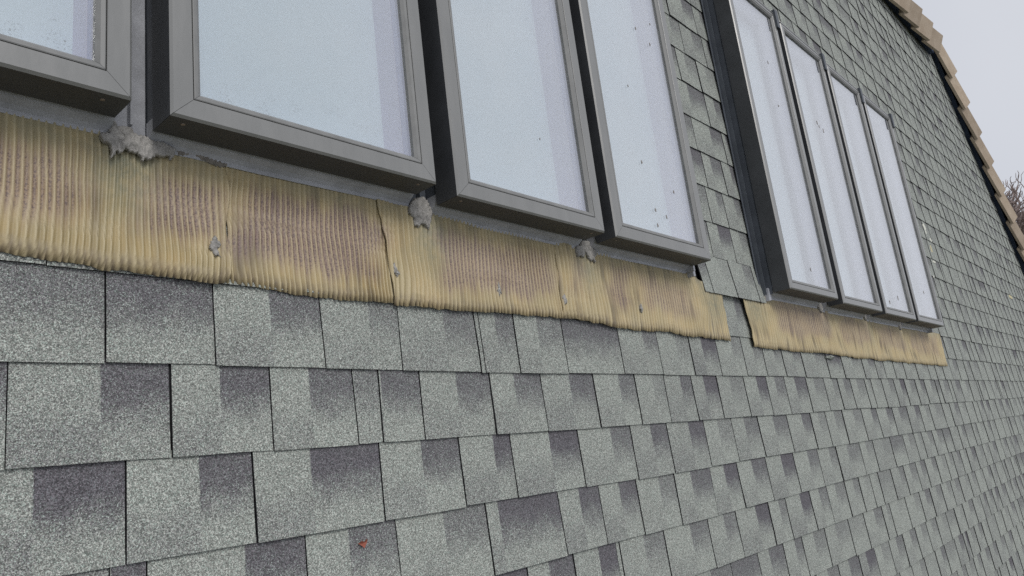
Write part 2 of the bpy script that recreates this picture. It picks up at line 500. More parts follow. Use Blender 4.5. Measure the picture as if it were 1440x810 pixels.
def tab_mesh(ua, ub, k, r, lift=0.0):
    """one tab: thin wedge with an uneven surface; returns verts, faces, uv, attribute"""
    nx, ny = 3, 3
    vb = vline(k) + 0.0050 * nz(ua * 1.3, k * 7.1) + r.uniform(-0.0010, 0.0010)
    vt = vline(k) + E + 0.012
    hg0, hg1 = r.uniform(0.0005, 0.0015), r.uniform(0.0005, 0.0015)
    sa, sb = 0.006 * nz(ua * 37.3, k * 1.7, 0.4), 0.006 * nz(ub * 37.3, k * 1.7, 0.4)
    la = ua + hg0; lb = ub - hg1
    th = r.uniform(0.0044, 0.0058)
    tilt = -r.uniform(0.0004, 0.0015) - 0.0006 * sstep_(ua, 2.0, 5.0)
    curl = r.uniform(0.0, 0.0016) ** 1.0 if r.random() < 0.5 else 0.0
    vs, uv = [], []
    for j in range(ny + 1):
        t = j / ny
        for i in range(nx + 1):
            s = i / nx
            ue0 = la + sa * (1 - t) + 0.0007 * nz(la * 90, t * 5, k)
            ue1 = lb + sb * (1 - t) + 0.0007 * nz(lb * 90, t * 5, k + 3)
            uu = ue0 + (ue1 - ue0) * s
            vv = vb + (vt - vb) * t
            if j == 0:
                vv += 0.0011 * nz(uu * 60, k * 3.3)
            w = 0.0026 + (1 - t) * 0.0052 + th - 0.0052 + tilt * (s - 0.5) * 2 + 0.0012 * nz(uu * 9, vv * 9, k) + curl * (1 - t) ** 3
            w += lift * (1 - 0.75 * t)
            vs.append((uu, vv, w)); uv.append((s, t))
    idx = lambda i, j: j * (nx + 1) + i
    fs = [(idx(i, j), idx(i + 1, j), idx(i + 1, j + 1), idx(i, j + 1)) for j in range(ny) for i in range(nx)]
    # skirts: left, right and bottom edges
    n0 = len(vs)
    ring = [idx(0, j) for j in range(ny, -1, -1)] + [idx(i, 0) for i in range(1, nx + 1)] + [idx(nx, j) for j in range(1, ny + 1)]
    for q in ring:
        a = vs[q]
        vs.append((a[0], a[1], a[2] - th)); uv.append(uv[q])
    for m in range(len(ring) - 1):
        fs.append((ring[m], n0 + m, n0 + m + 1, ring[m + 1]))
    key = (k, round(ua, 3))
    if key in KNOWN_SPLIT:
        split, amt = KNOWN_SPLIT[key]
    else:
        split = r.uniform(0.42, 0.62); amt = min(1.0, max(0.12, r.gauss(0.66 - 0.22 * sstep_(ua, 2.0, 5.0), 0.2)))
        if r.random() < 0.10:
            split = 0.0
    if ub - ua < 0.03:
        amt = 0.0
    tone = max(0.0, r.gauss(0.10, 0.16))
    return vs, fs, uv, (min(tone, 1.0), split, amt, 1.0)

def set_tab_data(me, uvs, cols):
    uvl = me.uv_layers.new(name='UVMap')
    li = np.empty(len(me.loops), dtype=np.int32)
    me.loops.foreach_get('vertex_index', li)
    uva = np.array(uvs, dtype=np.float32)
    uvl.data.foreach_set('uv', uva[li].ravel())
    ca = me.color_attributes.new('tab', 'FLOAT_COLOR', 'POINT')
    ca.data.foreach_set('color', np.array(cols, dtype=np.float32).ravel())

def edge_slots(me):
    me.materials.append(MT['asphalt'])
    n = len(me.polygons)
    me.polygons.foreach_set('material_index', np.array([0 if i % 18 < 9 else 1 for i in range(n)], dtype=np.int32))

def free_spans(k):
    """u spans of course k that are not taken by the window rows"""
    v0, v1 = vline(k), vline(k) + E
    end = min(hip_u(v0), hip_u(v1)) - 0.02
    if v1 > GV[0] + 0.03 and v0 < GV[1] - 0.06:
        r0 = GR[1] + 0.012
        return [(LEFT_U, GL[0] - 0.012), (GL[1] + (0.088 if k == -2 else 0.012), GR[0] - 0.005), (r0, end)]
    return [(LEFT_U, end)]

tabs = []
for k in range(12, -23, -1):
    for (s0, s1) in free_spans(k):
        e = course_edges(k, s0, s1)
        r = random.Random(77 * k + int(s0 * 10))
        for ua, ub in zip(e[:-1], e[1:]):
            a, b = max(ua, s0), min(ub, s1)
            if b - a < 0.010:
                continue
            lift = 0.0
            if k == -2 and GL[1] < (a + b) / 2 < GR[0]:
                lift = 0.016
            tabs.append((a, b, k, r.random(), lift))

def tab_rank(t):
    a, b, k, _, _ = t
    vm = vline(k) + E / 2
    best = 0.0
    c = [px(x, y, 0) for x, y in ((a, vm - E / 2), (b, vm - E / 2), (b, vm + E / 2), (a, vm + E / 2))]
    if any(q is None for q in c):
        return 0.0
    if max(q[0] for q in c) < 0 or min(q[0] for q in c) > 1440 or max(q[1] for q in c) < 0 or min(q[1] for q in c) > 810:
        return 0.0
    if k == -1 and (b < 2.43 or 2.64 < a and b < 5.45):
        return 0.0
    ar = 0.0
    for i in range(4):
        x0, y0 = c[i]; x1, y1 = c[(i + 1) % 4]
        ar += x0 * y1 - x1 * y0
    return abs(ar) / 2
order = sorted(range(len(tabs)), key=lambda i: -tab_rank(tabs[i]))
single = set(order[:298])
SV, SF, SU, SC = [], [], [], []
for i, (a, b, k, sd, lift) in enumerate(tabs):
    r = random.Random(int(sd * 1e9))
    vs, fs, uv, att = tab_mesh(a, b, k, r, lift)
    if i in single:
        org = Vector(((a + b) / 2, vline(k), 0))
        o = mk('shingle', [Vector(q) - org for q in vs], fs, MT['shingle'], parent=building, loc=org - BO)
        set_tab_data(o.data, uv, [att] * len(vs))
        edge_slots(o.data)
    else:
        n0 = len(SV)
        SV += [Vector(q) - BO for q in vs]; SU += uv; SC += [att] * len(vs)
        SF += [tuple(q + n0 for q in f) for f in fs]
o = mk('far_shingles', SV, SF, MT['shingle'], parent=building, kind='stuff')
set_tab_data(o.data, SU, SC)
edge_slots(o.data)

# ---- ridge and hip caps
def cap_vf(p0, p1, out0, wlow, wap, wide, thick, lift0, lift1):
    """angular cap between p0 and p1 (lower wing edge, u v); out0 = unit vector in the plane towards the ridge"""
    d = (Vector((*p1, 0)) - Vector((*p0, 0)))
    vs = []
    for pt, lf in ((Vector((*p0, 0)), lift0), (Vector((*p1, 0)), lift1)):
        o2 = Vector((*out0, 0))
        prof = [(0, wlow), (0, wlow + thick), (wide, wap), (2.0 * wide, wap - 0.10), (2.0 * wide, wap - 0.10 - thick), (wide, wap - thick)]
        for (d_, w_) in prof:
            q = pt + o2 * d_
            vs.append((q.x, q.y, w_ + lf))
    n = 6
    fs = [tuple(range(n)), tuple(range(2 * n - 1, n - 1, -1))]
    fs += [(i, n + i, n + (i + 1) % n, (i + 1) % n) for i in range(n)]
    return vs, fs
RV = 3.40
u = -3.1
L = 0.352
nc = 0
caps = []
while u < 7.75:
    caps.append(((u, RV), (min(u + L + 0.05, 7.98), RV), (0, 1)))
    u += L
for (p0, p1, o2) in caps:
    j = rng.uniform(-0.004, 0.004)
    bpart('ridge_cap', *cap_vf(p0, p1, o2, 0.050 + j, 0.135 + j, 0.150, 0.024, -0.004, 0.036), MT['cap'])
hd = Vector((0.7017, -0.7125, 0)); ho = (0.7125, 0.7017)
h0 = Vector((7.98, 3.52, 0))
HL = 0.372
for i in range(19):
    p0 = h0 + hd * (i * HL - 0.04)
    p1 = h0 + hd * ((i + 1) * HL)
    j = rng.uniform(-0.004, 0.004)
    bpart('hip_cap', *cap_vf((p0.x, p0.y), (p1.x, p1.y), ho, 0.046 + j, 0.112 + j, 0.115, 0.024, -0.004, 0.036), MT['cap'])
# battens under the caps, dark blue to paint in the gap's shadow
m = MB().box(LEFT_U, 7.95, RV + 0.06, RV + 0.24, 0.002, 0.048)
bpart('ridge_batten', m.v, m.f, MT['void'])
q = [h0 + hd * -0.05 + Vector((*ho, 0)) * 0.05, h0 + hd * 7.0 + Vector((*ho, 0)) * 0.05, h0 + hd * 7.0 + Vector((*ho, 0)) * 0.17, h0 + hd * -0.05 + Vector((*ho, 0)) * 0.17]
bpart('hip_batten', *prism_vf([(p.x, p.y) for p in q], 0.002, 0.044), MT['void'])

# ------------------------------------------------------------------ roof windows
WF = 0.120
STILE, BEAD = 0.036, 0.013
def ring_profile(name, parent, prof, wd, ht, gap, mat, sides='blrt', flank=False):
    """four mitred members; prof = (inset, height) pairs going round"""
    n = len(prof)
    for s in sides:
        vs = []
        for end in (0, 1):
            for d, w in prof:
                g2 = gap / 2
                if s == 'b':
                    vs.append((d + g2 if end == 0 else wd - d - g2, d, w))
                elif s == 't':
                    vs.append((wd - d - g2 if end == 0 else d + g2, ht - d, w))
                elif s == 'r':
                    vs.append((wd - d, d + g2 if end == 0 else ht - d - g2, w))
                else:
                    vs.append((d, ht - d - g2 if end == 0 else d + g2, w))
        fs = [tuple(range(n)), tuple(range(2 * n - 1, n - 1, -1))]
        fs += [(i, n + i, n + (i + 1) % n, (i + 1) % n) for i in range(n)]
        nm = {'b': 'bottom_' + name, 't': 'top_' + name, 'l': 'side_' + name, 'r': 'side_' + name}[s]
        o = mk(nm, vs, fs, mat, parent=parent)
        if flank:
            o.data.materials.append(MT['flank_shade'])
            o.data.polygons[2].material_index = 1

def dome(poly, h, jag=0.0, seed=0, rings=3):
    """irregular blob: an outline raised to a lumpy, streaky crust with thin torn edges"""
    c = Vector((sum(p[0] for p in poly) / len(poly), sum(p[1] for p in poly) / len(poly)))
    pts = []
    n = len(poly)
    sub = 5 if rings > 3 else 2
    for i in range(n):
        a, b = Vector(poly[i]), Vector(poly[(i + 1) % n])
        for k in range(sub):
            p = a.lerp(b, k / sub)
            if k:
                p = p + Vector((nz(p.x * 420, p.y * 420, seed), nz(p.x * 420, p.y * 420, seed + 5))) * jag
            pts.append(p)
    n = len(pts)
    vs, fs = [], []
    for p in pts:
        vs.append((p.x, p.y, -0.006))
    for k in range(rings):
        t = k / rings
        for p in pts:
            q = p.lerp(c, t)
            ridge = 1.0 - abs(nz(q.x * 150, q.y * 55, seed + 1)) * 2.2
            fine = nz(q.x * 420, q.y * 260, seed + 2)
            z = h * (0.25 + 0.55 * min(1.0, t * 2.5)) * (0.45 + 0.55 * ridge) + h * 0.22 * fine
            vs.append((q.x, q.y, max(z, 0.0006)))
    vs.append((c.x, c.y, 0.6 * h))
    for k in range(rings):
        for i in range(n):
            j = (i + 1) % n
            fs.append((k * n + i, k * n + j, (k + 1) * n + j, (k + 1) * n + i))
    for i in range(n):
        fs.append((rings * n + i, rings * n + (i + 1) % n, len(vs) - 1))
    return vs, fs

def crust(poly, h, seed=0, cell=0.0011):
    """torn lump of sealant: a height field over an outline, thin at the rim, streaked down the slope"""
    n = len(poly)
    def inside(x, y):
        c = False
        d = 9.0
        for i in range(n):
            x0, y0 = poly[i]; x1, y1 = poly[(i + 1) % n]
            if (y0 > y) != (y1 > y) and x < (x1 - x0) * (y - y0) / (y1 - y0) + x0:
                c = not c
            ex, ey = x1 - x0, y1 - y0
            t = max(0, min(1, ((x - x0) * ex + (y - y0) * ey) / (ex * ex + ey * ey + 1e-12)))
            d = min(d, math.hypot(x - x0 - t * ex, y - y0 - t * ey))
        return d if c else -d
    xs = [p[0] for p in poly]; ys = [p[1] for p in poly]
    x0, y0 = min(xs) - cell, min(ys) - cell
    nx_, ny_ = int((max(xs) - x0) / cell) + 2, int((max(ys) - y0) / cell) + 2
    vid, vs, fs = {}, [], []
    val = {}
    for i in range(nx_ + 1):
        for j in range(ny_ + 1):
            x, y = x0 + i * cell, y0 + j * cell
            val[i, j] = inside(x, y) + 0.0011 * nz(x * 500, y * 500, seed) + 0.0034 * nz(x * 260, y * 130, seed + 4)
    def V_(i, j):
        if (i, j) not in vid:
            x, y = x0 + i * cell, y0 + j * cell
            d = max(val[i, j], 0.0)
            prof = 1 - math.exp(-d / 0.0022)
            ridge = 1.0 - 2.0 * abs(nz(x * 210 + 2.5 * nz(x * 60, y * 60, seed), y * 50, seed + 1))
            z = 0.0012 + h * prof * (0.42 + 0.60 * ridge + 0.30 * nz(x * 60, y * 60, seed + 3)) + 0.0005 * nz(x * 420, y * 300, seed + 2)
            vid[i, j] = len(vs)
            vs.append((x + 0.3 * cell * nz(x * 900, y * 900, 1), y + 0.3 * cell * nz(x * 900, y * 900, 7), z))
        return vid[i, j]
    keep = {(i, j) for i in range(nx_) for j in range(ny_) if min(val[i, j], val[i + 1, j], val[i, j + 1], val[i + 1, j + 1]) > -0.0002}
    for (i, j) in sorted(keep):
        q = [V_(i, j), V_(i + 1, j), V_(i + 1, j + 1), V_(i, j + 1)]
        fs.append(tuple(q))
    low = {}
    def L_(k):
        if k not in low:
            low[k] = len(vs)
            vs.append((vs[k][0], vs[k][1], -0.005))
        return low[k]
    for (i, j) in sorted(keep):
        for (di, dj, a, b) in ((0, -1, (i, j), (i + 1, j)), (1, 0, (i + 1, j), (i + 1, j + 1)), (0, 1, (i + 1, j + 1), (i, j + 1)), (-1, 0, (i, j + 1), (i, j))):
            if (i + di, j + dj) not in keep:
                ka, kb = vid[a], vid[b]
                fs.append((kb, ka, L_(ka), L_(kb)))
    return vs, fs

def disc_vf(c, r, h, axis='w', n=10):
    vs, fs = [], []
    for k, (rr, hh) in enumerate(((r, 0), (r, h * 0.6), (r * 0.6, h))):
        for i in range(n):
            a = 2 * math.pi * i / n
            x, y = rr * math.cos(a), rr * math.sin(a)
            vs.append((c[0] + x, c[1] + y, c[2] + hh) if axis == 'w' else (c[0] + x, c[1] - hh, c[2] + y))
    for k in range(2):
        for i in range(n):
            j = (i + 1) % n
            f = (k * n + i, k * n + j, (k + 1) * n + j, (k + 1) * n + i)
            fs.append(f if axis == 'w' else f[::-1])
    top = tuple(range(2 * n, 3 * n))
    fs.append(top if axis == 'w' else top[::-1])
    return vs, fs

def roof_window(u0, u1, vb, vt, label, group, mould=0.0, spots=(), far=False, tilt=0.0):
    wd, ht = u1 - u0, vt - vb
    STILE = 0.027 if far else 0.036
    r = empty('skylight', (u0, vb, 0), label=label, category='skylight', group=group)
    if tilt:
        r.matrix_world = ROOF @ Matrix.Translation(Vector((u0, vb, 0))) @ Matrix.Rotation(tilt, 4, 'Z')
    # fixed frame under the sash
    m = MB()
    i0 = 0.006
    for a in ((i0, wd - i0, i0 + 0.012, 0.05), (i0, wd - i0, ht - 0.05, ht - 0.004), (i0, 0.05, 0.05, ht - 0.05), (wd - 0.05, wd - i0, 0.05, ht - 0.05)):
        m.box(*a, -0.049, 0.0485)
    mk('fixed_frame', m.v, m.f, MT['frame'], parent=r)
    # sash: four mitred members with a chamfered front edge
    prof = [(0, 0.051), (0, WF - 0.004), (0.004, WF), (STILE - 0.001, WF), (STILE, WF - 0.001), (STILE, 0.055)]
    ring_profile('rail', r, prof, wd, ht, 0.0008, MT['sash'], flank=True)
    s1 = STILE + 0.0016
    profb = [(s1, 0.055), (s1, WF - 0.0012), (s1 + 0.0015, WF - 0.0004), (s1 + BEAD * 0.55, WF - 0.0015), (s1 + BEAD, WF - 0.0075), (s1 + BEAD, 0.055)]
    ring_profile('glazing_bead', r, profb, wd, ht, 0.0006, MT['bead'])
    # gasket behind the joint lines
    m = MB()
    for a in ((STILE - 0.004, wd - STILE + 0.004, STILE - 0.004, s1 + 0.004), (STILE - 0.004, wd - STILE + 0.004, ht - s1 - 0.004, ht - STILE + 0.004),
              (STILE - 0.004, s1 + 0.004, s1 + 0.005, ht - s1 - 0.005), (wd - s1 - 0.004, wd - STILE + 0.004, s1 + 0.005, ht - s1 - 0.005)):
        m.box(*a, 0.058, WF - 0.012)
    mk('gasket', m.v, m.f, MT['gasket'], parent=r)
    # pane
    gi = s1 + BEAD - 0.004
    pane = mk('pane', *box_vf(gi, wd - gi, gi, ht - gi, 0.1045, 0.1085), MT['glass'], parent=r)
    # spacer, reveal and blind behind the glass
    ri = s1 + BEAD + 0.001
    wb = 0.022
    m = MB()
    for (a0, a1, b0, b1) in ((ri - 0.010, ri, ri, ht - ri), (wd - ri, wd - ri + 0.010, ri, ht - ri), (ri, wd - ri, ri - 0.010, ri), (ri, wd - ri, ht - ri, ht - ri + 0.010)):
        m.box(a0, a1, b0, b1, 0.082, 0.1035)
    mk('spacer', m.v, m.f, MT['spacer'], parent=r)
    m = MB()
    for (a0, a1, b0, b1) in ((ri - 0.012, ri + 0.001, ri, ht - ri), (wd - ri - 0.001, wd - ri + 0.012, ri, ht - ri), (ri, wd - ri, ri - 0.012, ri + 0.001), (ri, wd - ri, ht - ri - 0.001, ht - ri + 0.012)):
        m.box(a0, a1, b0, b1, wb - 0.03, 0.081)
    mk('reveal', m.v, m.f, MT['reveal'], parent=r)
    bl = mk('blind', [(ri, ri, wb), (wd - ri, ri, wb), (wd - ri, ht - ri, wb), (ri, ht - ri, wb)], [(0, 1, 2, 3)], MT['blind'], parent=r)
    uvl = bl.data.uv_layers.new(name='UVMap')
    for i, c in enumerate(((0, 0), (1, 0), (1, 1), (0, 1))):
        uvl.data[i].uv = c
    ca = bl.data.attributes.new('mould', 'FLOAT', 'POINT')
    for i in range(4):
        ca.data[i].value = mould
    # rounded sill nosing below the sash
    prof = [(0.028, 0.048), (0.012, 0.044), (0.002, 0.036), (-0.004, 0.026), (-0.010, 0.020), (-0.017, 0.0185), (-0.017, 0.0165), (-0.008, 0.0165), (0.010, 0.0165), (0.028, 0.0165)]
    n = len(prof); vs = []
    ns = 14
    for i in range(ns + 1):
        t = i / ns
        for (v, w) in prof:
            dv = 0.0018 * nz((u0 + t * wd) * 6, v * 30, 1.7) if v < 0 else 0
            vs.append((0.004 + t * (wd - 0.004 + 0.004), v + dv, w + dv * 0.5))
    fs = [tuple(range(n)), tuple(range((ns + 1) * n - 1, ns * n - 1, -1))]
    for s in range(ns):
        fs += [(s * n + i, (s + 1) * n + i, (s + 1) * n + (i + 1) % n, s * n + (i + 1) % n) for i in range(n)]
    mk('sill', vs, fs, MT['sill'], parent=r, smooth=False)
    # screws in the underside of the bottom rail
    for su in (0.028, wd - 0.034):
        mk('screw', *disc_vf((su, 0.0, 0.098), 0.0036, 0.0016, 'v'), MT['screw'], parent=r)
    # corner brackets and head flashing at the top
    m = MB().box(-0.004, wd + 0.004, ht + 0.001, ht + 0.055, 0.004, 0.072)
    m.add(([(-0.004, ht + 0.0555, 0.0735), (wd + 0.004, ht + 0.0555, 0.0735), (wd + 0.004, ht - 0.012, 0.1215), (-0.004, ht - 0.012, 0.1215),
            (-0.004, ht + 0.0555, 0.0705), (wd + 0.004, ht + 0.0555, 0.0705), (wd + 0.004, ht + 0.001, 0.108), (-0.004, ht + 0.001, 0.108)],
           [(0, 1, 2, 3), (7, 6, 5, 4), (0, 4, 5, 1), (1, 5, 6, 2), (3, 7, 4, 0)]))
    mk('head_flashing', m.v, m.f, MT['frame'], parent=r)
    m = MB().box(wd - 0.014, wd + 0.016, ht - 0.085, ht + 0.010, 0.060, WF + 0.010)
    m.box(wd + 0.0165, wd + 0.030, ht - 0.070, ht + 0.000, 0.060, WF + 0.004)
    mk('hinge_bracket', m.v, m.f, MT['frame'], parent=r)
    for (su, sv, sz, kind) in spots:
        poly = []
        rr = random.Random(int(su * 9999))
        for i in range(7):
            a = 2 * math.pi * i / 7
            q = 0.72 * sz * rr.uniform(0.6, 1.15)
            poly.append((su - u0 + q * math.cos(a) * 0.75, sv - vb + q * math.sin(a) * 1.5))
        vs, fs = dome(poly, 0.0009, 0, 3, 2)
        mk('dirt_spot', [(a, b, c * 0.1 + 0.1090 if c < 0 else c + 0.1090) for a, b, c in vs], fs, MT[kind], parent=pane)
    return r

GNEAR, GFAR = 'near row of four skylights', 'far row of four skylights'
SP = lambda *L: [(a, b, s, k) for a, b, s, k in L]
WL = [
 (-0.150, 0.405, 0.599, 'grey skylight with mouldy pane left of the big sealant smear', GNEAR, 0.9, ()),
 (0.462, 1.012, 0.592, 'grey skylight with speckled pane right of the big ragged sealant smear', GNEAR, 0.7, ()),
 (1.070, 1.608, 0.578, 'grey skylight with clean pane between two torn sealant plugs', GNEAR, 0.0, SP((1.394, 0.799, 0.0035, 'spot'))),
 (1.660, 2.195, 0.575, 'grey skylight with brown spotted pane beside the shingle strip between the rows', GNEAR, 0.0,
  SP((1.986, 1.348, 0.007, 'spot'), (2.0895, 1.405, 0.005, 'spot'), (2.064, 1.318, 0.006, 'spot'), (1.874, 1.103, 0.0045, 'spot'), (1.8785, 0.8485, 0.007, 'spot'),
     (1.912, 0.7014, 0.007, 'spot'), (1.971, 0.689, 0.007, 'spot'), (1.909, 0.651, 0.007, 'spot'), (2.045, 0.785, 0.006, 'spot'))),
 (2.814, 3.328, 0.542, 'far skylight whose dark side faces the shingle strip between the rows', GFAR, 0.0,
  SP((3.136, 1.627, 0.008, 'spot'), (3.149, 1.417, 0.008, 'spot'), (3.10, 0.653, 0.009, 'spot'), (2.862, 1.182, 0.009, 'rust'))),
 (3.389, 3.930, 0.530, 'far skylight with three dark splats high on its pane', GFAR, 0.0,
  SP((3.632, 1.473, 0.012, 'spot'), (3.650, 1.4545, 0.008, 'spot'), (3.7016, 1.4454, 0.012, 'spot'))),
 (3.987, 4.518, 0.526, 'far skylight with one dark spot low on its pane, second from white splashes', GFAR, 0.0, SP((4.30, 0.636, 0.012, 'spot'), (4.13, 0.60, 0.012, 'spot'))),
 (4.574, 5.120, 0.526, 'far skylight whose outer stile stands beside the white splashed shingles', GFAR, 0.0, SP((4.879, 0.721, 0.010, 'spot'))),
]
TOPV = {0: 2.00, 1: 1.99, 2: 1.985, 3: 1.98, 4: 1.955, 5: 1.940, 6: 1.925, 7: 1.932}
for i, (a, b, vb, lab, grp, mo, spt) in enumerate(WL):
    roof_window(a, b, vb, TOPV[i], lab, grp, mo, spt, far=i > 3)

# ---- gutters between and beside the windows
def gutter(u0, u1, v0, v1, label, mat='frame', lip=False, fold=0.0):
    m = MB()
    m.box(u0, u1, 0, v1 - v0, 0.010, 0.0125)
    uc = (u0 + u1) / 2
    if lip:
        m.box(u0 + 0.004, u0 + 0.0065, 0.002, v1 - v0, 0.0125, 0.032)
        m.box(u0 - 0.012, u0 + 0.000, 0.0, v1 - v0, 0.0126, 0.0146)
        m.box(u1 - 0.0022, u1 - 0.0002, 0.004, v1 - v0, 0.0125, 0.046)
    else:
        m.box(uc - 0.002, uc + 0.002, 0.02, v1 - v0, 0.0125, 0.026)
    vs = [(a - u0, b, c) for a, b, c in m.v]
    return mk('flashing_gutter', vs, m.f, MT[mat], loc=(u0, v0, 0), label=label, category='flashing', group='metal gutters beside the roof windows')
gutter(0.413, 0.466, 0.588, 1.99, 'blue-grey metal gutter above the big ragged sealant smear', 'sill')
gutter(1.020, 1.074, 0.565, 1.98, 'dark metal gutter above the sealant plug of the clean paned window')
gutter(1.616, 1.664, 0.560, 1.98, 'dark metal gutter between the clean pane and the brown spotted pane')
gutter(2.785, 2.819, 0.535, 1.95, 'dark side gutter with thin raised lip beside the shingle strip', 'frame', lip=True)
gutter(3.336, 3.393, 0.530, 1.94, 'narrow gutter between far windows, next to the side gutter with lip')
gutter(3.938, 3.991, 0.525, 1.93, 'narrow gutter in the middle of the far window row')
gutter(4.526, 4.578, 0.520, 1.92, 'narrow gutter between far windows, next to the white splashed shingles')

# ------------------------------------------------------------------ pleated apron flashing
def lerp_tab(T, x):
    if x <= T[0][0]:
        return T[0][1]
    for (a, b), (c, d) in zip(T[:-1], T[1:]):
        if x <= c:
            return b + (d - b) * (x - a) / (c - a)
    return T[-1][1]
TOPL = [(-0.3, 0.600), (0.26, 0.595), (0.40, 0.594), (0.46, 0.586), (0.61, 0.584), (0.95, 0.576), (1.5, 0.570), (2.2, 0.566), (2.25, 0.562), (2.29, 0.545), (2.34, 0.532), (2.46, 0.530)]
BOTL = [(-0.3, 0.374), (0.27, 0.372), (0.36, 0.367), (0.46, 0.361), (0.577, 0.360), (0.605, 0.366), (0.71, 0.360), (0.953, 0.354), (1.13, 0.357), (1.38, 0.360), (1.51, 0.363), (1.88, 0.351), (2.455, 0.344)]
TOPR = [(2.6, 0.522), (2.80, 0.534), (3.4, 0.530), (5.44, 0.517)]
BOTR = [(2.62, 0.326), (3.33, 0.324), (4.23, 0.312), (5.45, 0.306)]
DEP = [(0.04, 0.385, 0.24, 0.80, 0.75), (0.430, 0.605, 0.27, 0.80, 0.95), (0.600, 0.950, 0.19, 0.83, 1.0), (1.09, 1.51, 0.17, 0.82, 0.95), (1.54, 1.65, 0.30, 0.74, 0.55),
       (1.72, 1.87, 0.24, 0.86, 0.85), (1.89, 2.24, 0.24, 0.80, 0.75), (2.86, 3.47, 0.29, 0.97, 0.9), (3.58, 4.01, 0.32, 0.90, 0.8), (4.12, 4.61, 0.30, 0.88, 0.8), (4.72, 5.33, 0.28, 0.90, 0.8)]
def sstep(x, a, b):
    t = min(max((x - a) / (b - a), 0), 1)
    return t * t * (3 - 2 * t)
GREEN = [(0.43, 0.06, 1.0), (1.075, 0.055, 0.9), (1.64, 0.05, 0.7), (2.36, 0.10, 0.75), (2.68, 0.08, 0.8), (3.38, 0.05, 0.6), (4.0, 0.05, 0.5), (4.55, 0.05, 0.5)]  # green-grey stains below the gaps; the first also paints shade under the smear

